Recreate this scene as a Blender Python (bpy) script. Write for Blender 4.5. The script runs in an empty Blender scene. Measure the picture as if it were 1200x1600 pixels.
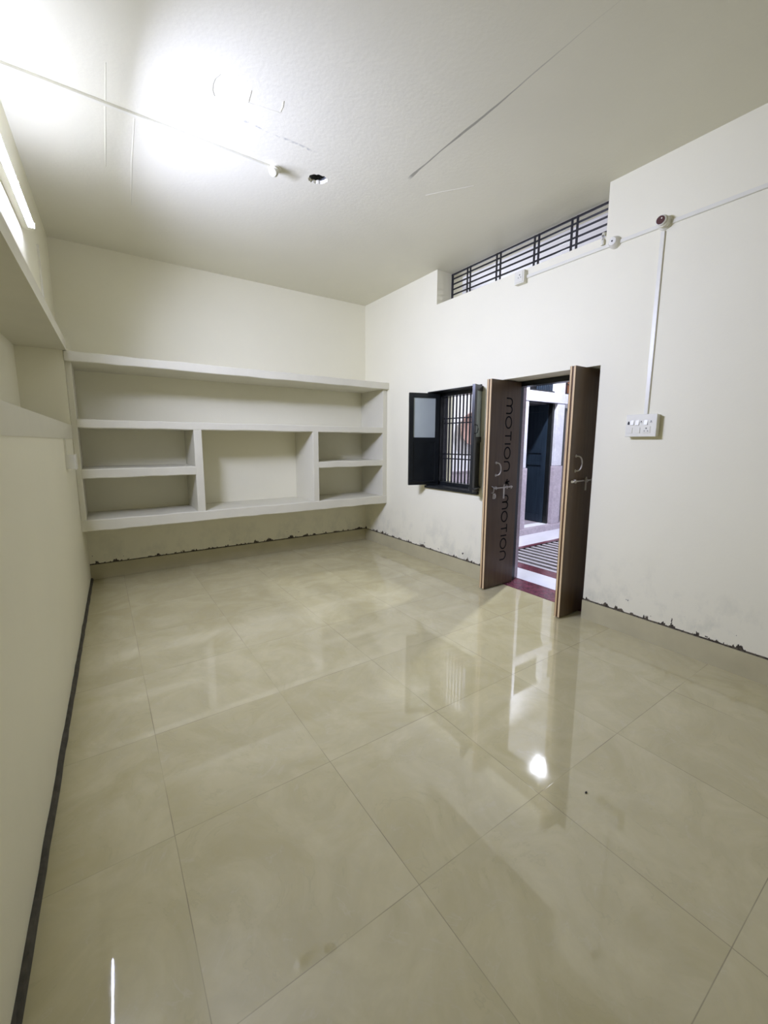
import bpy, bmesh, math, random
from math import pi, sin, cos, radians
from mathutils import Vector, Matrix
random.seed(7)
S = bpy.context.scene
COL = S.collection

# ------------------------------------------------------------------ camera
PITCH, YAW, ROLL = 0.1439, -0.5983, 0.0036
cam_d = bpy.data.cameras.new('camera'); cam = bpy.data.objects.new('camera', cam_d); COL.objects.link(cam)
f = Vector((-sin(YAW)*cos(PITCH), cos(YAW)*cos(PITCH), -sin(PITCH)))
r = Vector((cos(YAW), sin(YAW), 0)); u = r.cross(f)
r2 = r*cos(ROLL)+u*sin(ROLL); u2 = -r*sin(ROLL)+u*cos(ROLL)
M = Matrix((r2, u2, -f)).transposed().to_4x4(); M.translation = Vector((-0.2261, 0, 1.3542))
cam.matrix_world = M
cam_d.sensor_fit = 'VERTICAL'; cam_d.sensor_height = 36; cam_d.lens = 645.84/1600*36
cam_d.shift_x = 2.74/1600; cam_d.shift_y = -15.93/1600
cam_d.clip_start = 0.02; cam_d.clip_end = 60
S.camera = cam

# ------------------------------------------------------------------ world, lights, exposure
w = bpy.data.worlds.new('world'); S.world = w; w.use_nodes = True
w.node_tree.nodes['Background'].inputs[0].default_value = (0.55, 0.62, 0.8, 1)
w.node_tree.nodes['Background'].inputs[1].default_value = 0.02
S.view_settings.view_transform = 'Standard'; S.view_settings.look = 'None'
S.view_settings.gamma = 1; S.view_settings.use_curve_mapping = False
S.view_settings.exposure = 0.11
TUBE_GLOW = 46.0         # emission strength of the room's tube itself
TILT = -.50
SWING = .04
SPREAD = 146.0
TUBE_POWER = 78.0        # watts thrown into the room by the tube's lit side
PANEL_GLOW = 12.0        # emission strength of the veranda's ceiling panel
VERANDA_POWER = 92.0    # watts of that panel

# ------------------------------------------------------------------ room numbers
RX, BY, H = 2.797, 4.85, 3.11          # right wall, back wall, ceiling
FY = -1.25                              # wall behind the camera
TH = 0.36                               # right wall thickness
def L(y): return -0.53+0.03*y           # lower left wall plane
def U(y): return -0.60+0.03*y           # upper left wall plane, set back

# ------------------------------------------------------------------ node helpers
class NT:
    def __init__(s, name):
        s.m = bpy.data.materials.new(name); s.m.use_nodes = True
        s.t = s.m.node_tree; s.b = s.t.nodes['Principled BSDF']
        s.tc = s.t.nodes.new('ShaderNodeTexCoord').outputs['Object']
    def n(s, typ, **k):
        x = s.t.nodes.new(typ)
        for a, v in k.items(): setattr(x, a, v)
        return x
    def l(s, a, b): s.t.links.new(a, b)
    def put(s, sock, v):
        if hasattr(v, 'is_linked') or hasattr(v, 'links'): s.l(v, sock)
        else: sock.default_value = v
    def math(s, op, a, b=0.0, c=0.0, clamp=False):
        x = s.n('ShaderNodeMath', operation=op, use_clamp=clamp)
        s.put(x.inputs[0], a); s.put(x.inputs[1], b); s.put(x.inputs[2], c)
        return x.outputs[0]
    def noise(s, scale, detail=3, rough=.5, vec=None, dist=0):
        x = s.n('ShaderNodeTexNoise'); s.l(vec or s.tc, x.inputs['Vector'])
        x.inputs['Scale'].default_value = scale; x.inputs['Detail'].default_value = detail
        x.inputs['Roughness'].default_value = rough; x.inputs['Distortion'].default_value = dist
        return x.outputs[0]
    def ramp(s, v, a, b, x0=0.0, x1=1.0):
        x = s.n('ShaderNodeMapRange', clamp=True); s.put(x.inputs[0], v)
        for i, q in enumerate((a, b, x0, x1)): s.put(x.inputs[i+1], q)
        return x.outputs[0]
    def mix(s, fac, a, b):
        x = s.n('ShaderNodeMix', data_type='RGBA')
        s.put(x.inputs[0], fac)
        for k, v in ((6, a), (7, b)):
            if isinstance(v, tuple): v = (*v[:3], 1)
            s.put(x.inputs[k], v)
        return x.outputs[2]
    def xyz(s):
        x = s.n('ShaderNodeSeparateXYZ'); s.l(s.tc, x.inputs[0]); return x.outputs
    def scaled(s, v):
        x = s.n('ShaderNodeMapping'); s.l(s.tc, x.inputs[0]); x.inputs['Scale'].default_value = v; return x.outputs[0]
    def bump(s, h, strength=.2, dist=.01):
        x = s.n('ShaderNodeBump'); s.put(x.inputs['Height'], h)
        x.inputs['Strength'].default_value = strength; x.inputs['Distance'].default_value = dist
        s.l(x.outputs[0], s.b.inputs['Normal'])
    def fin(s, col=None, rough=.6, metal=0, spec=None):
        if col is not None: s.put(s.b.inputs['Base Color'], (*col, 1) if isinstance(col, tuple) else col)
        s.put(s.b.inputs['Roughness'], rough); s.b.inputs['Metallic'].default_value = metal
        if spec is not None: s.b.inputs['Specular IOR Level'].default_value = spec
        return s.m

def simple(name, col, rough=.5, metal=0, var=.06, scale=12, bump=0.0, spec=None):
    t = NT(name); n = t.noise(scale)
    c = t.mix(t.ramp(n, .3, .7), tuple(x*(1-var) for x in col), tuple(min(1, x*(1+var)) for x in col))
    if bump: t.bump(t.noise(scale*6), bump, .004)
    return t.fin(c, rough, metal, spec)

WALLC = (.86, .825, .625)
def wall_paint(name, axis, dirt_z=.147, damp=.25, base=WALLC, spots=1.0):
    """cream distemper; crumbled plaster with its own ragged outline just above the skirting"""
    t = NT(name); o = t.xyz(); z = o[2]; a = o[axis]
    n1 = t.noise(1.3, 4); n2 = t.noise(9, 5, .6)
    c = t.mix(t.ramp(n1, .3, .7), tuple(x*.975 for x in base), tuple(min(1, x*1.015) for x in base))
    # old damp stains low on the wall
    st = t.noise(5.5, 6, .65, t.scaled((1, 1, .7)))
    low = t.ramp(z, .18, .62, 1.0, 0.0)
    m = t.math('MULTIPLY', t.math('MULTIPLY', t.ramp(st, .50, .66), low), damp)
    c = t.mix(m, c, (.50, .50, .39))
    sp = t.noise(34, 3, .6)
    m = t.math('MULTIPLY', t.math('MULTIPLY', t.ramp(sp, .70, .74), t.ramp(z, .2, .55, 1.0, 0.0)), .45*damp)
    c = t.mix(m, c, (.16, .15, .10))
    # ragged line where plaster broke off
    if dirt_z is not None:
        rag = t.noise(16, 4, .7, t.scaled((1, 1, .25)))
        hgt = t.math('ADD', t.math('MULTIPLY', t.ramp(rag, .50, .70), .045), t.math('MULTIPLY', n2, .012))
        m1 = t.ramp(t.math('SUBTRACT', z, t.math('ADD', hgt, dirt_z+.003)), 0.0, .002, 1.0, 0.0)
        bl = t.noise(26, 2, .5)
        m2 = t.math('MULTIPLY', t.ramp(bl, .715*1/spots, .725/spots), t.ramp(z, .24, .26, 1.0, 0.0))
        m = t.math('MAXIMUM', m1, m2)
        c = t.mix(m, c, t.mix(t.ramp(t.noise(60), .4, .6), (.035, .028, .02), (.12, .10, .065)))
    t.bump(t.math('ADD', t.noise(55, 4, .6), t.math('MULTIPLY', t.noise(4, 2), 1.5)), .12, .004)
    return t.fin(c, .62, 0, .35)

def ceiling_paint():
    t = NT('ceiling_distemper'); o = t.xyz(); x, y = o[0], o[1]
    base = (.80, .775, .62)
    c = t.mix(t.ramp(t.noise(1.1, 4), .3, .7), tuple(q*.96 for q in base), tuple(q*1.02 for q in base))
    # crack running along the slab joint
    wob = t.math('MULTIPLY', t.math('SUBTRACT', t.noise(2.2, 3), .5), .035)
    d = t.math('ABSOLUTE', t.math('SUBTRACT', t.math('ADD', x, wob), 1.643))
    wid = t.math('MULTIPLY', t.ramp(t.noise(3.5, 2), .3, .7, .0035, .011), t.ramp(y, 1.15, 1.9))
    m = t.math('MULTIPLY', t.ramp(t.math('SUBTRACT', d, wid), -.002, .003, 1.0, 0.0), t.ramp(y, 2.40, 2.45, 1.0, 0.0))
    m = t.math('MULTIPLY', m, t.ramp(y, 1.1, 1.6, .25, .75))
    c = t.mix(m, c, (.25, .24, .19))
    # smudged scrape beside the conduit
    d2 = t.math('ABSOLUTE', t.math('SUBTRACT', y, t.math('ADD', 2.556, t.math('MULTIPLY', t.math('SUBTRACT', t.noise(6), .5), .05))))
    m = t.math('MULTIPLY', t.ramp(d2, .004, .013, 1.0, 0.0), t.ramp(t.noise(30, 4), .50, .62))
    m = t.math('MULTIPLY', m, t.math('MULTIPLY', t.ramp(x, .53, .58), t.ramp(x, .99, 1.03, 1.0, 0.0)))
    c = t.mix(t.math('MULTIPLY', m, .55), c, (.33, .33, .30))
    # rough plaster at the ventilator end
    rz = t.math('MULTIPLY', t.ramp(x, 2.1, 2.6), t.ramp(y, 1.2, 1.8))
    rough_h = t.math('MULTIPLY', t.noise(7, 6, .6), t.math('MULTIPLY', rz, 3.0))
    ridg = t.n('ShaderNodeTexWave', wave_type='BANDS', bands_direction='X'); t.l(t.tc, ridg.inputs[0])
    ridg.inputs['Scale'].default_value = 1.6; ridg.inputs['Distortion'].default_value = 9; ridg.inputs['Detail'].default_value = 3; ridg.inputs['Detail Scale'].default_value = .8
    h = t.math('ADD', t.math('ADD', t.noise(45, 4), rough_h), t.math('MULTIPLY', t.math('POWER', ridg.outputs[1], 6.0), .12))
    t.bump(h, .16, .006)
    return t.fin(c, .6, 0, .3)

def tile_floor():
    t = NT('polished_beige_tiles'); o = t.xyz(); x, y = o[0], o[1]
    T, gx, gy = .6, .4883, .8376
    def cell(v, g):
        q = t.math('DIVIDE', t.math('SUBTRACT', v, g), T)
        fl = t.math('FLOOR', q); fr = t.math('SUBTRACT', q, fl)
        dd = t.math('MULTIPLY', t.math('SUBTRACT', .5, t.math('ABSOLUTE', t.math('SUBTRACT', fr, .5))), T)
        return fl, dd
    fx, dx = cell(x, gx); fy, dy = cell(y, gy)
    comb = t.n('ShaderNodeCombineXYZ'); t.l(fx, comb.inputs[0]); t.l(fy, comb.inputs[1])
    wn = t.n('ShaderNodeTexWhiteNoise', noise_dimensions='2D'); t.l(comb.outputs[0], wn.inputs['Vector'])
    off = t.n('ShaderNodeVectorMath', operation='MULTIPLY_ADD'); t.l(wn.outputs['Color'], off.inputs[0]); off.inputs[1].default_value = (9, 9, 9); t.l(t.tc, off.inputs[2])
    v = off.outputs[0]
    n1 = t.noise(2.6, 5, .62, v, 1.2); n2 = t.noise(7, 6, .65, v, 1.6); n3 = t.noise(2.0, 5, .55, v, 2.5)
    a, b = (.49, .435, .235), (.58, .525, .31)
    c = t.mix(t.ramp(n1, .35, .65), a, b)
    c = t.mix(t.math('MULTIPLY', t.ramp(n2, .42, .60), .35), c, (.49, .445, .27))
    vein = t.ramp(t.math('ABSOLUTE', t.math('SUBTRACT', n3, .5)), 0.0, .014, 1.0, 0.0)
    c = t.mix(t.math('MULTIPLY', t.math('MULTIPLY', vein, t.ramp(n2, .5, .6)), .20), c, (.62, .58, .42))
    vein2 = t.ramp(t.math('ABSOLUTE', t.math('SUBTRACT', n1, .46)), 0.0, .010, 1.0, 0.0)
    c = t.mix(t.math('MULTIPLY', t.math('MULTIPLY', vein2, t.ramp(n2, .55, .45)), .22), c, (.36, .33, .21))
    d = t.math('MINIMUM', dx, dy)
    gap = t.ramp(d, .0006, .0017, 1.0, 0.0)
    g = t.math('MULTIPLY', gap, t.ramp(t.noise(3.1, 3),   .35, .65, .12, .8))
    c = t.mix(g, c, (.17, .14, .09))
    hgt = t.math('SUBTRACT', t.math('MULTIPLY', t.noise(5.0, 2), .12), t.math('MULTIPLY', gap, .08))
    t.bump(hgt, .10, .003)
    rough = t.math('ADD', .022, t.math('MULTIPLY', t.ramp(t.noise(4, 5), .4, .65), .05))
    m = t.fin(c, rough, 0, .85)
    return m

def marble(name, a, b, scale=6, rough=.25):
    t = NT(name); n = t.noise(scale, 6, .65, None, 1.5)
    c = t.mix(t.ramp(n, .35, .65), a, b)
    v = t.ramp(t.math('ABSOLUTE', t.math('SUBTRACT', t.noise(scale*.8, 4, .6, None, 3), .5)), 0, .02, 1.0, 0.0)
    c = t.mix(t.math('MULTIPLY', v, .35), c, tuple(min(1, q*1.7+.05) for q in b))
    return t.fin(c, rough)

def emitter(name, col, strength):
    t = NT(name); t.b.inputs['Emission Color'].default_value = (*col, 1); t.b.inputs['Emission Strength'].default_value = strength
    return t.fin((.9, .9, .9), .4)

def ply(name, a, b, rough=.38):
    t = NT(name); n = t.noise(5, 5, .6, t.scaled((6, 6, .35)))
    c = t.mix(t.ramp(n, .35, .65), a, b)
    c = t.mix(t.math('MULTIPLY', t.ramp(t.noise(2.5, 3), .45, .7), .35), c, tuple(q*.7 for q in a))
    return t.fin(c, rough, 0, .4)

MT = dict(
    wr=wall_paint('cream_paint_right', 1, damp=.42), wb=wall_paint('cream_paint_back', 0, damp=.3),
    wl=wall_paint('cream_paint_left', 1, dirt_z=None, damp=.05), wf=wall_paint('cream_paint_front', 0, dirt_z=None, damp=.0),
    ceil=ceiling_paint(), floor=tile_floor(),
    shelf=simple('white_shelf_paint', (.70, .672, .52), .5, var=.02, scale=5, bump=.08),
    skirt=simple('beige_skirting_tile', (.50, .455, .275), .3, var=.07, scale=5),
    seam=simple('dark_joint_filler', (.075, .068, .05), .8, var=.3, scale=25),
    pvc=simple('white_pvc', (.78, .76, .62), .35, var=.015), pvc2=simple('ivory_pvc', (.78, .76, .64), .4, var=.02),
    hole=simple('dark_slot', (.012, .012, .012), .6), red=simple('dark_red_socket', (.075, .018, .014), .25),
    conc=simple('raw_concrete', (.10, .105, .10), .9, var=.35, scale=60, bump=.5),
    doorL=ply('brown_laminate', (.085, .053, .027), (.115, .074, .037)), edge=ply('pale_plywood_edge', (.62, .44, .22), (.72, .55, .32), .6),
    core=simple('dark_edge_groove', (.10, .045, .012), .6), ink=simple('black_print', (.005, .004, .004), .7, spec=.1),
    steel=simple('dull_steel', (.42, .39, .34), .38, .85, .05), brass=simple('bright_steel_cap', (.85, .82, .74), .18, .9, .02),
    black=simple('black_gloss_paint', (.010, .012, .013), .28, var=.2), iron=simple('black_iron', (.012, .012, .015), .4),
    maroon=marble('maroon_marble', (.085, .022, .032), (.17, .05, .07), 9, .2),
    lilac=marble('white_marble_paint', (.62, .62, .70), (.72, .72, .80), 5, .4), pinkm=marble('pink_grey_marble', (.42, .36, .42), (.55, .48, .54), 10, .35),
    vfloor=simple('white_veranda_tile', (.70, .70, .76), .2, var=.03), vwall=simple('white_veranda_paint', (.85, .85, .88), .7, var=.02, scale=3),
    navy=ply('navy_door_paint', (.018, .030, .050), (.028, .045, .068), .35), peach=simple('peach_warm_light_tint', (.75, .50, .36), .5),  # peach puts the warm light on door and passage wall into the colour
    tray=simple('pinkish_brown_plastic', (.36, .22, .18), .5, var=.2, scale=9), trayrim=simple('faded_pink_rim', (.55, .38, .34), .5),
)
def frosted():
    t = NT('frosted_glass'); t.b.inputs['Transmission Weight'].default_value = .25
    return t.fin(t.mix(t.noise(3), (.50, .56, .53), (.60, .66, .62)), .32)
MT['glass'] = frosted()
MT['tube'] = emitter('lit_tube', (.87, .935, 1.35), TUBE_GLOW)
MT['vlamp'] = emitter('lit_veranda_panel', (.80, .82, 1.0), PANEL_GLOW)
MT['warm'] = emitter('lit_warm_bulb', (1.0, .55, .30), 45.0)

# ------------------------------------------------------------------ mesh helpers
def box(bm, x0, y0, z0, x1, y1, z1, bev=0.0):
    m = Matrix.Translation(((x0+x1)/2, (y0+y1)/2, (z0+z1)/2)) @ Matrix.Diagonal((abs(x1-x0), abs(y1-y0), abs(z1-z0), 1))
    g = bmesh.ops.create_cube(bm, size=1, matrix=m)
    if bev:
        es = list({e for v in g['verts'] for e in v.link_edges})
        bmesh.ops.bevel(bm, geom=es, offset=bev, segments=2, affect='EDGES', profile=.5)
def hexa(bm, p):        # 8 corners: bottom ring 0-3, top ring 4-7
    v = [bm.verts.new(q) for q in p]
    for a in ((3, 2, 1, 0), (4, 5, 6, 7), (0, 1, 5, 4), (1, 2, 6, 5), (2, 3, 7, 6), (3, 0, 4, 7)): bm.faces.new([v[i] for i in a])
def lbox(bm, fn, d0, d1, y0, y1, z0, z1):   # box following a skewed wall plane fn(y)
    hexa(bm, [(fn(y0)+d0, y0, z0), (fn(y0)+d1, y0, z0), (fn(y1)+d1, y1, z0), (fn(y1)+d0, y1, z0),
              (fn(y0)+d0, y0, z1), (fn(y0)+d1, y0, z1), (fn(y1)+d1, y1, z1), (fn(y1)+d0, y1, z1)])
def cyl(bm, a, b, r0, r1=None, seg=20):
    a, b = Vector(a), Vector(b); r1 = r0 if r1 is None else r1
    d = b-a; rot = d.to_track_quat('Z', 'Y').to_matrix().to_4x4()
    bmesh.ops.create_cone(bm, cap_ends=True, segments=seg, radius1=r0, radius2=r1, depth=d.length, matrix=Matrix.Translation((a+b)/2) @ rot)
def tube(bm, pts, r, seg=10):
    pts = [Vector(p) for p in pts]; rings = []
    for i, p in enumerate(pts):
        t = (pts[min(i+1, len(pts)-1)]-pts[max(i-1, 0)]).normalized()
        q = t.to_track_quat('Z', 'Y').to_matrix()
        rings.append([bm.verts.new(p+q @ Vector((r*cos(2*pi*k/seg), r*sin(2*pi*k/seg), 0))) for k in range(seg)])
    for a, b in zip(rings, rings[1:]):
        for k in range(seg): bm.faces.new((a[k], a[(k+1) % seg], b[(k+1) % seg], b[k]))
    bm.faces.new(rings[0][::-1]); bm.faces.new(rings[-1])
def lathe(bm, prof, base, axis, seg=28):       # prof = [(distance along axis, radius)]
    axis = Vector(axis).normalized(); q = axis.to_track_quat('Z', 'Y').to_matrix(); rings = []
    for h, rr in prof:
        rings.append([bm.verts.new(Vector(base)+q @ Vector((max(rr, 1e-4)*cos(2*pi*k/seg), max(rr, 1e-4)*sin(2*pi*k/seg), h))) for k in range(seg)])
    for a, b in zip(rings, rings[1:]):
        for k in range(seg): bm.faces.new((a[k], a[(k+1) % seg], b[(k+1) % seg], b[k]))
    bm.faces.new(rings[0][::-1]); bm.faces.new(rings[-1])
def wloc(o):
    p = Vector(o.location)
    while o.parent: o = o.parent; p += o.location
    return p
def obj(name, bm, m, parent=None, smooth=False, origin=None):
    bmesh.ops.recalc_face_normals(bm, faces=bm.faces[:])
    me = bpy.data.meshes.new(name)
    off = wloc(parent) if parent else Vector((0, 0, 0))
    loc = Vector(origin)-off if origin is not None else Vector((0, 0, 0))
    bmesh.ops.translate(bm, verts=bm.verts[:], vec=-(off+loc))
    bm.to_mesh(me); bm.free(); me.materials.append(MT[m] if isinstance(m, str) else m)
    if smooth:
        for p in me.polygons: p.use_smooth = True
        try: me.set_sharp_from_angle(angle=radians(40))
        except Exception: pass
    o = bpy.data.objects.new(name, me); COL.objects.link(o); o.location = loc
    if parent: o.parent = parent
    return o
def part(name, m, parent, fn, smooth=False, label=None, origin=None):
    bm = bmesh.new(); fn(bm); o = obj(name, bm, m, parent, smooth, origin)
    if label: o['label'] = label
    return o
def tag(o, label, cat, group=None, kind=None):
    o['label'] = label; o['category'] = cat
    if group: o['group'] = group
    if kind: o['kind'] = kind
    return o
def thing(name, label, cat, loc, group=None, kind=None):
    o = bpy.data.objects.new(name, None); COL.objects.link(o); o.location = loc; o.empty_display_size = .1
    return tag(o, label, cat, group, kind)
def struct(name, m, label, cat, fn, smooth=False):
    bm = bmesh.new(); fn(bm); return tag(obj(name, bm, m, None, smooth), label, cat, kind='structure')
def B(*a, bev=0.0): return lambda bm: box(bm, *a, bev=bev)
def panel_grid(bm, us, vs, holes, d0, d1, f):
    """slab between depths d0..d1 with rectangular holes; f(u,v,d) -> xyz"""
    def solid(i, j):
        if i < 0 or j < 0 or i >= len(us)-1 or j >= len(vs)-1: return False
        cu, cv = (us[i]+us[i+1])/2, (vs[j]+vs[j+1])/2
        return not any(a < cu < b and c < cv < d for a, b, c, d in holes)
    def q(*p): bm.faces.new([bm.verts.new(x) for x in p])
    for i in range(len(us)-1):
        for j in range(len(vs)-1):
            if not solid(i, j): continue
            a, b, c, d = us[i], us[i+1], vs[j], vs[j+1]
            q(f(a, c, d0), f(b, c, d0), f(b, d, d0), f(a, d, d0)); q(f(a, c, d1), f(b, c, d1), f(b, d, d1), f(a, d, d1))
            if not solid(i-1, j): q(f(a, c, d0), f(a, d, d0), f(a, d, d1), f(a, c, d1))
            if not solid(i+1, j): q(f(b, c, d0), f(b, d, d0), f(b, d, d1), f(b, c, d1))
            if not solid(i, j-1): q(f(a, c, d0), f(b, c, d0), f(b, c, d1), f(a, c, d1))
            if not solid(i, j+1): q(f(a, d, d0), f(b, d, d0), f(b, d, d1), f(a, d, d1))
    bmesh.ops.remove_doubles(bm, verts=bm.verts[:], dist=1e-5)

# ================================================================== STRUCTURE
struct('floor', 'floor', 'glossy beige marbled tile floor of the room', 'floor', B(-.75, FY, -.06, 2.90, BY, 0))
# ceiling with a broken fan-hook hole
HC = (1.141, 2.795)
def f_ceiling(bm):
    x0, x1, y0, y1 = -.75, RX+TH, FY, BY
    a = .16; hx0, hx1, hy0, hy1 = HC[0]-a, HC[0]+a, HC[1]-a, HC[1]+a
    us = [x0, hx0, hx1, x1]; vs = [y0, hy0, hy1, y1]
    panel_grid(bm, us, vs, [(hx0, hx1, hy0, hy1)], H, H+.12, lambda u_, v_, d: (u_, v_, d))
    N = 32; rr = random.Random(3); sq = []; ir = []; up = []
    for k in range(N):
        t = 2*pi*k/N; c, s = cos(t), sin(t); m = a/max(abs(c), abs(s))
        rad = .057*(1+.10*rr.uniform(-1, 1)+.10*cos(2*t+.8))
        sq.append(bm.verts.new((HC[0]+c*m, HC[1]+s*m, H))); ir.append(bm.verts.new((HC[0]+c*rad, HC[1]+s*rad, H)))
        up.append(bm.verts.new((HC[0]+c*rad*.93, HC[1]+s*rad*.93, H+.02)))
    for k in range(N):
        j = (k+1) % N; bm.faces.new((sq[k], sq[j], ir[j], ir[k])); bm.faces.new((ir[k], ir[j], up[j], up[k]))
ceil = struct('ceiling', 'ceil', 'off-white plastered ceiling with a joint crack and a small broken hole', 'ceiling', f_ceiling)
def f_pocket(bm):
    rr = random.Random(5); N = 18; a = []; b = []
    for k in range(N):
        t = 2*pi*k/N; q = .060*(1+.12*rr.uniform(-1, 1))
        a.append(bm.verts.new((HC[0]+cos(t)*q, HC[1]+sin(t)*q, H+.018))); b.append(bm.verts.new((HC[0]+cos(t)*.045, HC[1]+sin(t)*.045, H+.085+.01*rr.random())))
    for k in range(N): j = (k+1) % N; bm.faces.new((a[k], a[j], b[j], b[k]))
    bm.faces.new(b)
    tube(bm, [(HC[0]-.045, HC[1]-.01, H+.055), (HC[0]+.045, HC[1]+.015, H+.055)], .005, 6)
part('hole_cavity', 'conc', ceil, f_pocket, label='dark raw concrete inside the broken ceiling hole')
# raised patches of patching plaster on the ceiling
def f_patch(bm):
    def rib(pts, wd):
        v = []
        for i, (x, y) in enumerate(pts):
            a = Vector(pts[max(i-1, 0)]); b = Vector(pts[min(i+1, len(pts)-1)]); t = (b-a).normalized(); n = Vector((-t.y, t.x))*wd*(.4+.6*sin(pi*(i+.5)/len(pts)))
            v.append([bm.verts.new((x+n.x, y+n.y, H)), bm.verts.new((x, y, H-.0022)), bm.verts.new((x-n.x, y-n.y, H))])
        for p, q in zip(v, v[1:]):
            for k in (0, 1): bm.faces.new((p[k], p[k+1], q[k+1], q[k]))
    rib([(.553, 2.33), (.557, 2.37), (.563, 2.415)], .006); rib([(.712, 2.30), (.722, 2.34), (.724, 2.381)], .006)
    rib([(.402, 2.318), (.385, 2.36), (.383, 2.40), (.39, 2.44), (.407, 2.473)], .006)
    rib([(.56, 2.415), (.64, 2.40), (.724, 2.385)], .003)
    rib([(-.058, 2.56), (-.055, 2.9), (-.05, 3.2), (-.046, 3.45)], .006); rib([(.078, 2.88), (.09, 3.3), (.105, 3.6), (.119, 3.87)], .006)
    rib([(1.86, 2.52), (1.93, 2.42), (2.0, 2.33), (2.06, 2.245)], .006)
part('plaster_ridge', 'ceil', ceil, f_patch)

DO = (1.66, 2.60, 0, 1.905); WO = (2.775, 3.545, .87, 1.892); VO = (1.69, 3.442, 2.768, H)
struct('wall_right', 'wr', 'cream painted wall on the right with doorway, window and ventilator', 'wall', lambda bm: panel_grid(
    bm, [FY, DO[0], VO[0], DO[1], WO[0], VO[1], WO[1], BY+.2], [0, WO[2], WO[3], DO[3], VO[2], H], [DO, WO, VO], RX, RX+TH, lambda u_, v_, d: (d, u_, v_)))
struct('wall_back', 'wb', 'cream painted wall at the far end above and below the shelves', 'wall', B(-.8, BY, 0, RX, BY+.2, H))
struct('wall_front', 'wf', 'cream wall behind the viewpoint', 'wall', B(-.8, FY-.2, 0, RX+.2, FY, H))
NY0, NY1 = .9, 4.30
def f_wl(bm):
    lbox(bm, L, -.42, 0, FY, BY, 0, 1.37)
    lbox(bm, L, -.42, -.30, FY, BY, 1.37, 2.155)
    for a, b in ((FY, NY0), (NY1, BY)): lbox(bm, L, -.30, 0, a, b, 1.37, 2.155)
    lbox(bm, L, -.42, -.07, FY, BY, 2.155, H)
struct('wall_left', 'wl', 'cream painted wall on the left with a long recess under the tube light', 'wall', f_wl)
# skirting
def f_sk(bm, y0, y1): box(bm, RX-.010, y0, 0, RX, y1, .147)
struct('baseboard_right', 'skirt', 'beige tile skirting along the right wall', 'baseboard', lambda bm: (f_sk(bm, FY, DO[0]), f_sk(bm, DO[1], BY-.01)))
struct('baseboard_back', 'skirt', 'beige tile skirting below the long shelves', 'baseboard', B(L(BY), BY-.010, 0, RX-.01, BY, .147))
def f_bl(bm):
    n = 70; prev = None; rr = random.Random(9)
    for i in range(n+1):
        y = FY+(BY-.01-FY)*i/n; h = .018+.006*rr.random(); q = [bm.verts.new((L(y)-.001, y, 0)), bm.verts.new((L(y)+.016+.003*rr.random(), y, 0)), bm.verts.new((L(y)+.012, y, h)), bm.verts.new((L(y)-.001, y, h+.012*rr.random()**3))]
        if prev:
            for k in range(4): bm.faces.new((prev[k], prev[(k+1) % 4], q[(k+1) % 4], q[k]))
        prev = q
struct('baseboard_left', 'seam', 'thin dark strip of joint filler along the foot of the left wall', 'baseboard', f_bl)
struct('trim_1', 'maroon', 'polished maroon marble threshold in the doorway', 'threshold', B(2.90, DO[0], -.06, 3.16, DO[1], .004))

# ================================================================== BUILT-IN SHELVES ON THE BACK WALL
SF = 4.335
sh = thing('built_in_shelf', 'white plastered shelf unit with cubbyholes built onto the far wall', 'shelf', (1.2, BY, .575))
xl, xr_ = L(4.33)+.001, RX-.001
def wob_board(x0, x1, y0, z0, z1, seed):
    def fn(bm):
        rr = random.Random(seed); n = max(3, int((x1-x0)/.12)); prev = None
        for i in range(n+1):
            x = x0+(x1-x0)*i/n; a, b, c = (rr.uniform(-.003, .003) for _ in range(3))
            q = [bm.verts.new(p) for p in ((x, BY, z0+a*.5), (x, y0+.004+c, z0+a), (x, y0+c, z0+a+.006), (x, y0+c, z1+b-.006), (x, y0+.005+c, z1+b), (x, BY, z1+b*.5))]
            if prev:
                for k in range(6): bm.faces.new((prev[k], prev[(k+1) % 6], q[(k+1) % 6], q[k]))
            else: bm.faces.new(q[::-1])
            prev = q
        bm.faces.new(prev)
    return fn
part('shelf_board', 'shelf', sh, wob_board(xl, xr_, 4.29, 1.995, 2.072, 1), label='thick top slab overhanging the unit')
part('shelf_board', 'shelf', sh, wob_board(xl+.04, xr_-.06, SF, 1.463, 1.533, 2))
part('shelf_board', 'shelf', sh, wob_board(xl+.04, .54, SF, 1.034, 1.112, 3))
part('shelf_board', 'shelf', sh, wob_board(1.85, xr_-.06, SF, 1.056, 1.127, 4))
part('shelf_board', 'shelf', sh, wob_board(xl, xr_, SF-.005, .573, .672, 5), label='bottom slab of the unit')
for (a, b, z0, z1) in ((xl, xl+.041, .67, 2.0), (xr_-.062, xr_, .67, 2.0)):
    part('side_panel', 'shelf', sh, B(a, SF+.001, z0, b, BY, z1, bev=.004))
for (a, b) in ((.538, .611), (1.782, 1.851)):
    part('divider', 'shelf', sh, B(a, SF+.002, .665, b, BY, 1.47, bev=.005))

# slabs of the recess in the left wall
ls = thing('built_in_shelf', 'white plastered slab and sill framing the long recess in the left wall', 'shelf', (L(2.6), 2.6, 1.37))
part('upper_slab', 'shelf', ls, lambda bm: lbox(bm, L, -.30, .020, NY0, NY1+.03, 2.075, 2.158))
part('lower_sill', 'shelf', ls, lambda bm: lbox(bm, L, -.30, .004, NY0, NY1+.03, 1.37, 1.482))

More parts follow.
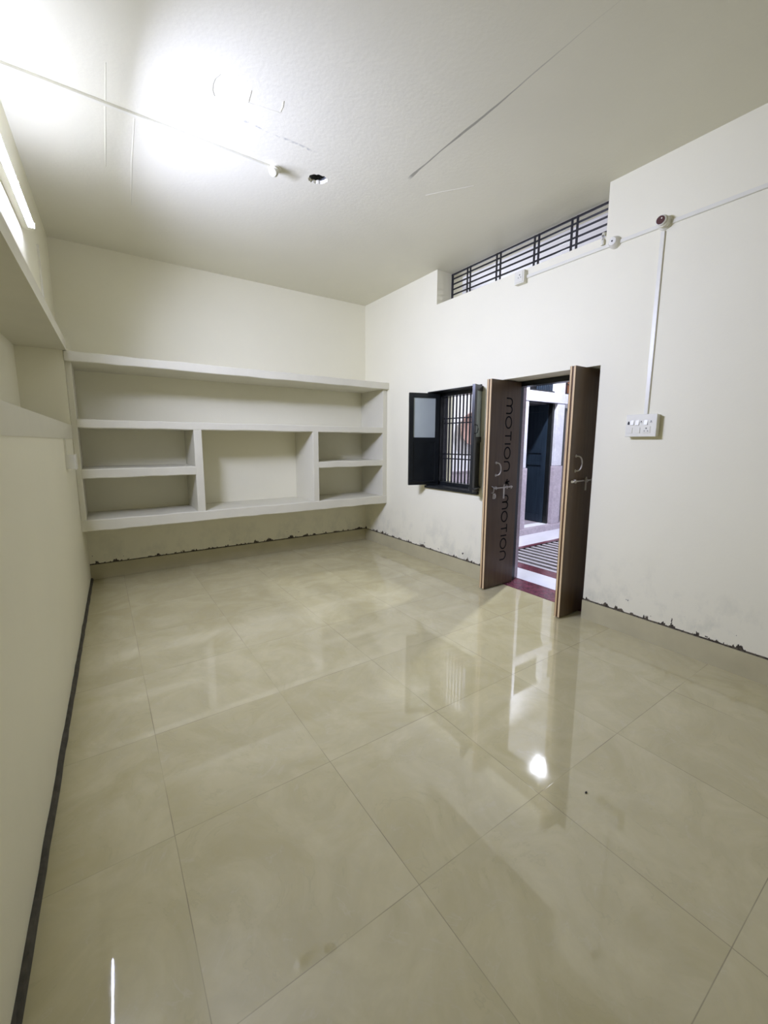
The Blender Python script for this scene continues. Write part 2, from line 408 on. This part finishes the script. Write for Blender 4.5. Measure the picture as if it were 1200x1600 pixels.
# ================================================================== TUBE LIGHT
TL = lambda y: U(y)+.050
ty0, ty1, tz = 2.17, 3.37, 2.61
tl = thing('tube_light', 'glowing white batten tube light high on the left wall', 'light', (U(2.8), 2.8, tz-.03))
part('batten', 'pvc', tl, lambda bm: lbox(bm, U, .001, .034, ty0, ty1, tz-.017, tz+.017))
part('tube', 'tube', tl, lambda bm: cyl(bm, (TL(ty0+.02), ty0+.02, tz), (TL(ty1-.02), ty1-.02, tz), .0125), True)
for y in (ty0, ty1-.022):
    part('end_cap', 'pvc', tl, lambda bm, y=y: lbox(bm, U, .030, .064, y, y+.022, tz-.015, tz+.015))
ld = bpy.data.lights.new('tube_output', 'AREA'); ld.shape = 'RECTANGLE'; ld.size = 1.12; ld.size_y = .024; ld.energy = TUBE_POWER; ld.color = (.87, .935, 1.42)
lo = bpy.data.objects.new('tube_output', ld); COL.objects.link(lo)
yc = (ty0+ty1)/2; ld.spread = radians(SPREAD); dv = Vector((1, SWING, TILT)).normalized(); ax_y = Vector((.03, 1, 0)).normalized(); zz_ = -dv; xx_ = (ax_y-zz_*ax_y.dot(zz_)).normalized(); yy_ = zz_.cross(xx_)
mw = Matrix((xx_, yy_, zz_)).transposed().to_4x4(); mw.translation = (TL(yc)+.015, yc, tz); lo.matrix_world = mw
part('starter', 'pvc', tl, lambda bm: cyl(bm, (U(2.95)+.03, 2.95, tz+.012), (U(2.95)+.045, 2.95, tz+.048), .014, .013), True)

# ================================================================== CONDUITS, HOLDERS
def channel(a, b, name, label, wall):
    """flat pvc casing on a wall; a,b are centre points, wall = outward axis"""
    a, b = Vector(a), Vector(b); n = Vector(wall); t = (b-a).normalized(); s = t.cross(n)
    def fn(bm):
        for w_, d0, d1 in ((.0125, 0, .009), (.0105, .009, .012)):
            p = [a-s*w_+n*d0, a+s*w_+n*d0, b+s*w_+n*d0, b-s*w_+n*d0]; hexa(bm, [*p, *[q+n*(d1-d0) for q in p]])
    bm = bmesh.new(); fn(bm); o = obj(name, bm, 'pvc', origin=a)
    return tag(o, label, 'cable conduit')
channel((U(2.84)+.005, 2.84, H), (.83, 2.843, H), 'cable_conduit', 'white cable channel running across the ceiling from the left wall to the lamp holder', (0, 0, -1))
channel((U(4.03), 4.03, 2.158), (U(4.03), 4.03, 2.74), 'cable_conduit', 'white vertical cable channel below the tube light, down to the left slab', (1, 0, 0))
channel((RX, 2.33, 2.700), (RX, -.9, 2.694), 'cable_conduit', 'long white cable channel running along the right wall above door height', (-1, 0, 0))
channel((RX, 1.325, 2.66), (RX, 1.327, 1.542), 'cable_conduit', 'white vertical cable channel dropping to the switchboard', (-1, 0, 0))
channel((L(3.62), 3.62, 1.37), (L(3.62), 3.62, 1.255), 'cable_conduit', 'short white cable channel under the left sill above the small box', (1, 0, 0))

def holder(name, label, base, axis, kind):
    t = thing(name, label, 'lamp holder' if kind != 'rose' else 'ceiling rose', base)
    ax = Vector(axis).normalized(); b = Vector(base)
    part('base_plate', 'pvc', t, lambda bm: lathe(bm, [(0, .040), (.006, .040), (.011, .036)], b, ax), True)
    if kind == 'angled':
        tilt = Vector((-.45, -.55, -.75)).normalized()
        part('holder_body', 'pvc', t, lambda bm: lathe(bm, [(0, .027), (.022, .027), (.030, .022), (.034, .026), (.062, .024), (.066, .020)], b+ax*.006, tilt), True)
        part('collar', 'pvc', t, lambda bm: lathe(bm, [(.036, .030), (.046, .031), (.050, .028)], b+ax*.006, tilt), True)
    elif kind == 'lamp':
        part('holder_body', 'pvc2', t, lambda bm: lathe(bm, [(.008, .034), (.030, .034), (.036, .029), (.066, .029), (.070, .025), (.070, .022)], b, ax), True)
        part('socket_mouth', 'red', t, lambda bm: lathe(bm, [(.0695, .024), (.0735, .0235)], b, ax), True, label='dark red-brown open mouth of the holder')
        part('collar', 'pvc', t, lambda bm: lathe(bm, [(.040, .034), (.050, .035), (.054, .031)], b, ax), True)
        part('contact_pin', 'brass', t, lambda bm: cyl(bm, b+ax*.073+Vector((0, -.008, .006)), b+ax*.077+Vector((0, -.008, .006)), .004, seg=10), True)
    else:
        part('cap', 'pvc2', t, lambda bm: lathe(bm, [(.008, .036), (.020, .036), (.026, .032), (.040, .029), (.046, .024), (.047, .005)], b, ax), True)
        part('cord_hole', 'hole', t, lambda bm: cyl(bm, b+ax*.0465, b+ax*.0485, .0055, seg=12), True)
    return t
holder('lamp_holder', 'white angled bulb holder on the ceiling at the end of the cable channel', (.862, 2.846, H), (0, 0, -1), 'angled')
holder('lamp_holder', 'white wall bulb holder with dark red mouth above the switchboard', (RX, 1.318, 2.705), (-1, 0, 0), 'lamp')
holder('ceiling_rose', 'round white cord outlet with a black centre dot near the ventilator corner', (RX, 1.622, 2.703), (-1, 0, 0), 'rose')

# three-pin socket on the right wall below the ventilator
def pins(bm, x, y, z, s):
    for dy, dz, rr in ((0, .010*s, .0035*s), (.0095*s, -.006*s, .0026*s), (-.0095*s, -.006*s, .0026*s)): cyl(bm, (x, y+dy, z+dz), (x-.0012, y+dy, z+dz), rr, seg=12)
so = thing('power_socket', 'small white three-pin wall socket below the ventilator', 'socket', (RX, 2.375, 2.66))
part('box', 'pvc', so, B(RX-.045, 2.328, 2.652, RX, 2.424, 2.752, bev=.004))
part('socket_face', 'pvc', so, B(RX-.050, 2.340, 2.662, RX-.044, 2.412, 2.742, bev=.002))
part('pin_holes', 'hole', so, lambda bm: pins(bm, RX-.050, 2.368, 2.704, 1.25))
# elbow of conduit at the ventilator corner
def f_elbow(bm): tube(bm, [(RX-.012, 1.705, 2.715), (RX-.014, 1.705, 2.745), (RX-.013, 1.705, 2.775), (RX-.006, 1.706, 2.79), (RX+.012, 1.707, 2.795), (RX+.05, 1.708, 2.795)], .011, 12)
bm = bmesh.new(); f_elbow(bm); tag(obj('conduit_elbow', bm, 'pvc', None, True, origin=(RX, 1.705, 2.71)), 'short bent white conduit going over the ventilator sill by the cord outlet', 'conduit')

# switchboard
y0, y1, z0, z1 = 1.237, 1.428, 1.394, 1.541; fx = RX-.052
sb = thing('switchboard', 'white switchboard with rocker switches and a three-pin socket on the right wall', 'switchboard', (RX, 1.33, z0))
part('box', 'pvc', sb, B(fx+.008, y0+.003, z0+.003, RX, y1-.003, z1-.003, bev=.003))
part('face_plate', 'pvc', sb, B(fx, y0, z0, fx+.009, y1, z1, bev=.003))
def at(u_, v_): return y1-(y1-y0)*u_, z1-(z1-z0)*v_
for u_, v_, wd, hh, nm, mt in ((.10, .37, .016, .024, 'indicator', 'hole'), (.22, .37, .020, .030, 'switch', 'pvc'), (.39, .37, .020, .030, 'switch', 'pvc'), (.66, .37, .020, .030, 'switch', 'pvc'),
                           (.16, .71, .030, .036, 'blank_module', 'pvc'), (.40, .71, .034, .036, 'blank_module', 'pvc')):
    y, z = at(u_, v_)
    if nm == 'indicator': part(nm, mt, sb, lambda bm: (cyl(bm, (fx, y, z+.005), (fx-.002, y, z+.005), .0042, seg=12), box(bm, fx-.002, y-.006, z-.012, fx, y+.006, z+.002)), label='black indicator window')
    else:
        def rk(bm, y=y, z=z, wd=wd, hh=hh, nm=nm):
            a, b = y-wd/2, y+wd/2; c, d = z-hh/2, z+hh/2; t0, t1 = (.0015, .0065) if nm == 'switch' else (.003, .003)
            hexa(bm, [(fx, a, c), (fx, b, c), (fx-t1, b, c), (fx-t1, a, c), (fx, a, d), (fx, b, d), (fx-t0, b, d), (fx-t0, a, d)])
        part(nm, mt, sb, rk)
y, z = at(.69, .70); part('socket_face', 'pvc', sb, B(fx-.003, y-.024, z-.019, fx+.001, y+.024, z+.022, bev=.001))
part('pin_holes', 'hole', sb, lambda bm: pins(bm, fx-.003, y, z, 1.1))
for u_ in (.51, .82):
    y, z = at(u_, .34); part('socket_hole', 'hole', sb, lambda bm: (cyl(bm, (fx, y, z+.003), (fx-.0015, y, z+.003), .0032, seg=10), cyl(bm, (fx, y+.004, z-.004), (fx-.0015, y+.004, z-.004), .002, seg=10), cyl(bm, (fx, y-.004, z-.004), (fx-.0015, y-.004, z-.004), .002, seg=10)))
# small box on the left wall
sw = thing('switch_box', 'small cream switch box low on the left wall below the sill', 'switch box', (L(3.66), 3.66, 1.165))
part('box', 'pvc2', sw, lambda bm: lbox(bm, L, 0, .050, 3.60, 3.74, 1.160, 1.255))
part('face_plate', 'pvc2', sw, lambda bm: lbox(bm, L, .050, .058, 3.595, 3.745, 1.155, 1.258))

# ================================================================== MAIN DOOR
d1 = thing('door_1', 'open brown double door leading from the room to the veranda', 'door', (RX, 2.13, 0), kind='structure')
FX0, FX1 = 3.02, 3.11
fr = part('door_frame', 'black', d1, lambda bm: (box(bm, FX0, 2.545, .004, FX1, DO[1], DO[3]), box(bm, FX0, DO[0], .004, FX1, 1.70, DO[3]), box(bm, FX0, 1.70, 1.860, FX1, 2.545, DO[3])), label='black painted door frame')
part('marble_lining', 'pinkm', d1, lambda bm: (box(bm, FX1, 2.565, .004, 3.18, DO[1]+.005, DO[3]), box(bm, FX1, DO[0]-.005, .004, 3.18, 1.69, DO[3])), label='pale pink marble lining outside the frame')
def leaf(x0, x1, ya, yb, z1_):
    """two boards back to back, cream ply edges, dark groove between"""
    lf = part('door_leaf', 'doorL', d1, lambda bm: (box(bm, x0+.002, ya, .010, x1, (ya+yb)/2-.004, z1_, bev=.001), box(bm, x0+.002, (ya+yb)/2+.004, .010, x1, yb, z1_, bev=.001)), origin=(x1, (ya+yb)/2, .01))
    h = (yb-ya)/2-.004
    for a in (ya+.002, (ya+yb)/2+.006):
        part('edge_band', 'edge', lf, B(x0-.0005, a, .011, x0+.003, a+h-.006, z1_-.001), label='pale plywood edge strip')
    part('groove', 'core', lf, B(x0+.004, (ya+yb)/2-.004, .011, x1-.002, (ya+yb)/2+.004, z1_-.002))
    return lf
LY = 2.503; lz = 1.897
ll = leaf(2.618, 3.018, LY, 2.558, lz)
rl = leaf(2.622, 3.018, 1.740, 1.787, lz)
def d_handle(par, x, y, za, zb):
    def fn(bm):
        pts = [(x-.028*(1-abs(sin(pi*k/20))**.55), y-.034*abs(sin(pi*k/20))**.55, za+(zb-za)*(.5-.5*cos(pi*k/20))) for k in range(21)]
        tube(bm, pts, .0055, 10)
        for zz in (za, zb): cyl(bm, (x-.028, y+.001, zz), (x-.028, y-.003, zz), .012)
    return part('handle', 'steel', par, fn, True)
d_handle(rl, 2.727, 1.740, 1.145, 1.255)
d_handle(ll, 2.745, LY, 1.06, 1.17)
def bolt(par, y, x0, x1, z, zd, knob):
    def fn(bm):
        tube(bm, [(x0, y-.016, z), ((x0+x1)/2, y-.016, z), (x1, y-.016, z+.002)], .0065, 10)
    o = part('sliding_bolt', 'steel', par, fn, True)
    def br(bm):
        for xx in (x0+.03, (x0+x1)/2+.05, x1-.02): box(bm, xx-.008, y-.024, z-.014, xx+.008, y, z+.014, bev=.003)
    part('bolt_bracket', 'steel', o if False else par, br)
    xm = knob
    part('hasp', 'steel', par, lambda bm: (box(bm, xm-.011, y-.030, zd, xm+.006, y-.024, z+.004, bev=.002), tube(bm, [(xm-.003, y-.03, z+.03), (xm-.003, y-.026, z)], .005, 8)))
bolt(rl, 1.740, 2.652, 2.925, 1.068, .995, 2.812)
part('bolt_tip', 'brass', rl, lambda bm: cyl(bm, (2.640, 1.722, 1.068), (2.656, 1.722, 1.068), .0095), True, label='bright rounded bolt end')
bolt(ll, LY, 2.678, 2.935, .944, .845, 2.808)
part('lock_plate', 'steel', ll, lambda bm: (box(bm, 2.685, LY-.006, .845, 2.72, LY, .895, bev=.002), box(bm, 2.70, LY-.02, .856, 2.712, LY-.005, .885, bev=.002)))
part('staple', 'steel', ll, lambda bm: tube(bm, [(2.672, LY, .96), (2.672, LY-.02, .955), (2.672, LY-.026, .93), (2.672, LY-.02, .905), (2.672, LY, .90)], .004, 8), True)

# printed lettering, reading downwards: m o T I o n, small device, m o T I o n
def strokes():
    """glyphs in (u along reading, v upwards of the letter, 0..1) as polylines"""
    def arc(cu, cv, ru, rv, a0, a1, n=12): return [(cu+ru*cos(radians(a0+(a1-a0)*k/n)), cv+rv*sin(radians(a0+(a1-a0)*k/n))) for k in range(n+1)]
    hump = lambda u0, w_: [(u0, .12)]+arc(u0+w_/2, .55, w_/2, .45, 180, 0)+[(u0+w_, 0)]
    m_ = ([(0, 0)]+hump(0, .62)[1:], hump(.62, .62))
    return dict(m=(1.24, m_), o=(.95, (arc(.475, .5, .475, .5, 0, 360, 26),)), T=(.78, ([(0, 1), (.78, 1)], [(.39, 1), (.39, 0)])), I=(.05, ([(.02, 0), (.02, 1)],)), n=(.78, ([(0, 0)]+hump(0, .78)[1:],)))
G = strokes()
def f_text(bm):
    def ribbon(pts, wd):
        y = LY-.0008; prev = None; P = [Vector(p) for p in pts]
        for i, p in enumerate(P):
            t = (P[min(i+1, len(P)-1)]-P[max(i-1, 0)])
            if t.length < 1e-6: continue
            t.normalize(); n = Vector((-t.y, t.x))*wd/2
            q = [bm.verts.new((p.x+n.x, y, p.y+n.y)), bm.verts.new((p.x-n.x, y, p.y-n.y)), bm.verts.new((p.x-n.x, y+.0016, p.y-n.y)), bm.verts.new((p.x+n.x, y+.0016, p.y+n.y))]
            if prev:
                for k in range(4): bm.faces.new((prev[k], prev[(k+1) % 4], q[(k+1) % 4], q[k]))
            else: bm.faces.new(q)
            prev = q
        bm.faces.new(prev)
    XB, CH = 2.822, .080            # letter baseline x and letter height
    def word(zt, zb):
        seq = 'moTIon'; gap = .26; tot = sum(G[c][0] for c in seq)+gap*5; sc = (zt-zb)/tot; u_ = 0
        for c in seq:
            for pl in G[c][1]: ribbon([(XB+CH*v, zt-(u_+a)*sc) for a, v in pl], .0125)
            u_ += G[c][0]+gap
    word(1.745, 1.095); word(.868, .255)
    # small leaf-like device between the words
    c = (XB+CH*.62, .985)
    for k, (a, ln) in enumerate(((20, .04), (75, .034), (-30, .036))):
        a = radians(a); pts = [(c[0]+cos(a)*ln*t, c[1]+sin(a)*ln*t) for t in (-.5, 0, .5, 1)]
        ribbon(pts, .016-.002*k)
    ribbon([(XB+.004, .955), (XB+.03, .960), (XB+.055, .945)], .007)
part('printed_lettering', 'ink', ll, f_text, label='black lettering motion and motion printed down the leaf')

# ================================================================== WINDOW
w1 = thing('window_1', 'black framed window with two open shutters on the right wall', 'window', (RX, 3.16, WO[2]), kind='structure')
def f_wf(bm):
    a, b, c, d = WO; x0, x1 = RX-.012, 3.05
    def ring(xa, xb, t):
        box(bm, xa, a, d-t, xb, b, d); box(bm, xa, a, c, xb, b, c+t); box(bm, xa, a, c+t, xb, a+t, d-t); box(bm, xa, b-t, c+t, xb, b, d-t)
    ring(x0, 2.935, .008); ring(2.935, x1, .045)
part('window_frame', 'black', w1, f_wf)
part('window_sill', 'black', w1, B(RX-.030, WO[0]-.005, WO[2]-.022, RX+.02, WO[1]+.01, WO[2]+.004, bev=.004))
gr = part('grille', 'iron', w1, lambda bm: [box(bm, 2.995, WO[0]+.04, z-.006, 3.005, WO[1]-.04, z+.006) for z in (1.612, 1.560, 1.223, 1.172)], label='black iron window grille')
for k in range(13):
    y = 3.470-.0512*k
    if y > WO[0]+.04: part('bar', 'iron', gr, B(2.993, y-.0062, WO[2]+.04, 3.007, y+.0062, WO[3]-.04))
def shutter(hx, hy, ang, wd, handle_side):
    """leaf built along local +x from the hinge, then turned about the hinge"""
    z0_, z1_ = .884, 1.878; R = Matrix.Translation((hx, hy, 0)) @ Matrix.Rotation(ang, 4, 'Z'); t = .030
    def tr(fn):
        def g(bm): fn(bm); bmesh.ops.transform(bm, matrix=R, verts=bm.verts[:])
        return g
    s = .048; zm = z0_+.50
    def body(bm):
        box(bm, 0, -t/2, z0_, s, t/2, z1_, bev=.002); box(bm, wd-s, -t/2, z0_, wd, t/2, z1_, bev=.002)
        for a, b in ((z0_, z0_+.05), (zm-.03, zm+.02), (z1_-.05, z1_)): box(bm, s, -t/2, a, wd-s, t/2, b)
        box(bm, s, -.006, z0_+.05, wd-s, .006, zm-.03)
    sh_ = part('shutter', 'black', w1, tr(body), origin=(hx, hy, z0_))
    part('glass_pane', 'glass', sh_, tr(B(s-.004, -.005, zm+.015, wd-s+.004, .005, z1_-.045)), label='pale frosted glass pane')
    part('weather_bar', 'black', sh_, tr(lambda bm: (box(bm, s, -t/2-.014, z0_+.030, wd-.01, -t/2, z0_+.044, bev=.003), box(bm, s, t/2, z0_+.030, wd-.01, t/2+.014, z0_+.044, bev=.003))))
    sg = handle_side
    part('handle', 'iron', sh_, tr(lambda bm: tube(bm, [(wd-s*.5, sg*t/2, zm+.05), (wd-s*.5, sg*(t/2+.02), zm+.055), (wd-s*.5, sg*(t/2+.028), zm+.09), (wd-s*.5, sg*(t/2+.02), zm+.125), (wd-s*.5, sg*t/2, zm+.13)], .005, 8)), True)
    for zz in (z0_+.12, z1_-.12): part('hinge', 'iron', sh_, tr(lambda bm: cyl(bm, (0, t/2*sg, zz-.035), (0, t/2*sg, zz+.035), .007, seg=10)), True)
shutter(2.905, 3.487, radians(180-17.5), .352, -1)
shutter(2.945, 2.835, radians(180+20), .335, 1)

# ================================================================== VENTILATOR
v1 = thing('window_2', 'long ventilator opening with black iron bars just under the ceiling', 'ventilator', (RX, 2.56, VO[2]), kind='structure')
gx = 3.0; ya, yb = VO[0], 3.535-.01
ya, yb = VO[0]+.001, VO[1]-.001
gv = part('grille', 'iron', v1, lambda bm: (box(bm, gx-.006, ya, H-.022, gx+.006, yb, H-.008), box(bm, gx-.008, yb-.022, VO[2], gx+.008, yb-.004, H-.008)), label='black iron ventilator grille')
for z in (3.052, 3.000, 2.948, 2.896, 2.844, 2.792):
    part('bar', 'iron', gv, lambda bm: tube(bm, [(gx, ya, z), (gx, (ya+yb)/2, z+.003*random.uniform(-1, 1)), (gx, yb-.01, z)], .008, 8))
from_px = [3.205, 3.165, 2.83, 2.785, 2.42, 2.378, 2.08, 2.035, 1.80]
for y in from_px[:8]: part('bar', 'iron', gv, B(gx-.012, y-.009, VO[2], gx-.006, y+.009, H-.010))

# ================================================================== VERANDA BEYOND
VX, VY, VZ = 6.9, 3.80, 3.20
def f_vf(bm):
    # white paving with a sunk pit for the floor grating
    us = [3.16, 3.62, 5.75, VX]; vs = [-.6, 3.28, VY+1.6]
    panel_grid(bm, us, vs, [(3.62, 5.75, -.6+.4, 3.28)] if False else [(3.62, 5.75, -.6, 3.28)], -.35, 0, lambda u_, v_, d: (u_, v_, d))
    box(bm, 3.62, -.6, -.40, 5.75, 3.28, -.35)
struct('floor_veranda', 'vfloor', 'white paving of the veranda beyond the door', 'floor', f_vf)
struct('trim_2', 'maroon', 'maroon marble border around the veranda floor grating', 'border', lambda bm: (box(bm, 3.47, -.6, 0, 3.625, 3.32, .004), box(bm, 3.625, 3.275, 0, 5.9, 3.34, .004)))
fg = thing('floor_grating', 'striped steel floor grating with parallel bars on the veranda floor', 'grating', (4.7, 1.9, -.01), kind='structure')
k = 0; x = 3.65
while x < 5.72:
    part('bar', 'grate', fg, B(x, -.55, -.030, x+.052, 3.27, 0.0)) if 'grate' in MT else None
    if 'grate' not in MT:
        MT['grate'] = simple('pale_grating_steel', (.50, .48, .52), .4, .3)
        part('bar', 'grate', fg, B(x, -.55, -.030, x+.052, 3.27, 0.0))
    x += .118; k += 1
part('grating_rim', 'iron', fg, lambda bm: (box(bm, 3.625, -.55, -.03, 3.637, 3.275, .002), box(bm, 3.625, 3.262, -.03, 5.74, 3.275, .002)))
part('pit_shade_sheet', 'iron', fg, lambda bm: (box(bm, 3.621, -.55, -.34, 5.745, 3.27, -.33),))  # black sheet, its colour stands in for the shade of the void below

DX0, DX1 = 4.865, 5.55      # far door opening
TRX = (5.735, 6.35)
holes = [(DX0-.005, DX1+.005, .09, 1.94), (DX0-.02, DX1+.005, 2.085, 2.62), (TRX[0], TRX[1], .09, 1.88), (TRX[0], TRX[1], 2.09, 2.62)]
struct('wall_veranda', 'vwall', 'white wall of the veranda facing the doorway and window', 'wall', lambda bm: panel_grid(
    bm, [3.157, DX0-.02, DX0-.005, DX1+.005, TRX[0], TRX[1], VX], [0, .09, 1.88, 1.94, 2.085, 2.09, 2.62, VZ], holes, VY+.02, VY+.16, lambda u_, v_, d: (u_, d, v_)))
struct('wall_veranda', 'vwall', 'plain white end wall of the veranda', 'wall', lambda bm: (box(bm, VX, -.6, 0, VX+.1, VY+1.6, VZ), box(bm, 3.157, -.7, 0, VX, -.6, VZ)))
struct('wall_room', 'vwall', 'dim wall of the room behind the dark blue door', 'wall', lambda bm: (box(bm, 3.3, 5.4, 0, VX, 5.5, VZ), box(bm, 3.2, VY+.16, 0, 3.3, 5.5, VZ), box(bm, 5.62, VY+.16, 0, 5.70, 5.4, VZ)))
struct('ceiling_veranda', 'vwall', 'white ceiling over the veranda', 'ceiling', B(3.157, -.7, VZ, VX+.1, 5.5, VZ+.1))
struct('trim_3', 'pinkm', 'pinkish grey marble dado low on the veranda wall', 'dado', lambda bm: (box(bm, 3.16, VY, 0, 4.69, VY+.02, .975), box(bm, 3.16, VY-.008, .975, 4.69, VY+.02, .99)))
struct('trim_4', 'pinkm', 'pinkish grey marble step under the dark blue door', 'step', lambda bm: (box(bm, 4.69, VY-.06, 0, 6.4, VY+.16, .085), box(bm, 4.86, VY+.16, 0, 6.4, 5.4, .09)))

d2 = thing('door_2', 'dark blue door standing open in a white marble frame on the veranda', 'door', (5.2, VY, .085), kind='structure')
part('door_frame', 'lilac', d2, lambda bm: (box(bm, 4.705, VY-.02, .99, DX0-.005, VY+.14, 2.62, bev=.004), box(bm, DX1, VY-.02, 1.0, 5.735, VY+.14, 1.94, bev=.004), box(bm, 4.705, VY-.03, 1.94, 6.4, VY+.14, 2.085, bev=.004), box(bm, 5.56, VY-.02, 2.085, 5.72, VY+.14, 2.62, bev=.004)), label='white marble posts and crossbeam')
part('door_stop', 'black', d2, B(5.500, VY+.03, .09, 5.549, VY+.10, 1.93), label='black frame strip beside the hinges')
part('post_base', 'pinkm', d2, lambda bm: (box(bm, 4.70, VY-.035, .085, DX0+.012, VY+.14, .985, bev=.003), box(bm, DX1-.012, VY-.035, .085, 5.745, VY+.14, .995, bev=.003)), label='pinkish lower marble posts')
def f_l2(bm):        # leaf swung fully inwards, hinged on the right post
    xa, xb, ya, yb = 5.49, 5.525, VY+.10, VY+.78
    box(bm, xa, ya, .10, xb, ya+.08, 1.93); box(bm, xa, yb-.08, .10, xb, yb, 1.93)
    for a, b in ((.10, .22), (1.00, 1.05), (1.19, 1.25), (1.82, 1.93)): box(bm, xa, ya+.08, a, xb, yb-.08, b)
    box(bm, xa+.010, ya+.08, .22, xb-.01, yb-.08, 1.82)
part('door_leaf', 'navy', d2, f_l2)
tr_ = part('transom_grille', 'iron', d2, lambda bm: (box(bm, DX0-.02, VY+.05, 2.09, DX1+.005, VY+.06, 2.12), box(bm, DX0-.02, VY+.14, 2.085, DX1+.005, VY+.15, 2.62)), label='black barred transom above the dark blue door')
for k in range(9):
    xx = 5.14+.045*k; part('bar', 'navy', tr_, B(xx, VY+.06, 2.10, xx+.014, VY+.075, 2.62))
d3 = thing('door_3', 'door coloured peach for the warm light on it, with black frame at the veranda corner', 'door', (6.0, VY, .085), kind='structure')
part('door_frame', 'black', d3, lambda bm: (box(bm, TRX[0]+.012, VY-.0, .09, 5.825, VY+.12, 1.88), box(bm, 5.825, VY, 1.84, TRX[1], VY+.12, 1.88)))
part('door_leaf', 'peach', d3, lambda bm: (box(bm, 5.825, VY+.04, .09, TRX[1], VY+.08, 1.84),))
w3 = thing('window_3', 'small black barred opening glowing warm above the peach door', 'window', (6.0, VY, 2.09), kind='structure')
gw = part('grille', 'iron', w3, lambda bm: [box(bm, TRX[0], VY+.04, z, TRX[1], VY+.055, z+.014) for z in (2.10, 2.24, 2.30, 2.50)])
for k in range(7): part('bar', 'iron', gw, B(5.745+.085*k, VY+.03, 2.09, 5.759+.085*k, VY+.045, 2.62))
struct('wall_passage', 'peach', 'wall coloured peach for the warm light on it, seen through the small barred opening', 'wall', B(5.72, 4.4, 1.9, VX, 4.5, VZ))
# round tray hung on the veranda wall
tc = (3.735, VY+.02, 1.525)
tr2 = thing('hanging_tray', 'round pinkish-brown tray hung on the white veranda wall behind the window bars', 'tray', (3.735, VY+.02, 1.32))
part('tray_dish', 'tray', tr2, lambda bm: lathe(bm, [(0, .12), (.01, .155), (.035, .195), (.045, .20), (.045, .185), (.018, .15), (.014, .0)], tc, (0, -1, 0), 40), True)
part('rim', 'trayrim', tr2, lambda bm: tube(bm, [(tc[0]+.2*cos(2*pi*k/40), tc[1]-.045, tc[2]+.2*sin(2*pi*k/40)) for k in range(41)], .008, 8), True)
# veranda lamps
PC = (4.615, 3.085)
vl = thing('panel_light', 'square white light panel on the veranda ceiling', 'light', (PC[0], PC[1], VZ))
def turned(hw, za, zb, bev=0.0):
    def g(bm):
        box(bm, -hw, -hw, za, hw, hw, zb, bev=bev)
        bmesh.ops.transform(bm, matrix=Matrix.Translation((PC[0], PC[1], 0)) @ Matrix.Rotation(radians(40), 4, 'Z'), verts=bm.verts[:])
    return g
part('frame', 'pvc', vl, turned(.085, VZ-.02, VZ, .004))
part('diffuser', 'vlamp', vl, turned(.068, VZ-.024, VZ-.02))
lv = bpy.data.lights.new('panel_output', 'AREA'); lv.shape = 'SQUARE'; lv.size = .10; lv.energy = VERANDA_POWER; lv.color = (.88, .92, 1.06)
lo2 = bpy.data.objects.new('panel_output', lv); COL.objects.link(lo2); lo2.location = (PC[0], PC[1], VZ-.03); lo2.rotation_euler = (0, 0, radians(40))
wb_ = thing('wall_bulb', 'warm bulb in the passage behind the peach door', 'light', (6.3, 4.33, 2.35))
part('bulb', 'warm', wb_, lambda bm: bmesh.ops.create_uvsphere(bm, u_segments=16, v_segments=10, radius=.035, matrix=Matrix.Translation((6.3, 4.30, 2.35))), True)
part('holder', 'pvc', wb_, lambda bm: cyl(bm, (6.3, 4.33, 2.35), (6.3, 4.40, 2.35), .022), True)

# tiny dark chip on the floor
bm = bmesh.new(); bmesh.ops.create_icosphere(bm, subdivisions=1, radius=.005, matrix=Matrix.Translation((1.243, .735, .003)) @ Matrix.Diagonal((1.4, .8, .6, 1)))
tag(obj('debris_chip', bm, 'hole', origin=(1.243, .735, 0)), 'tiny dark chip lying on the glossy floor tiles', 'debris')
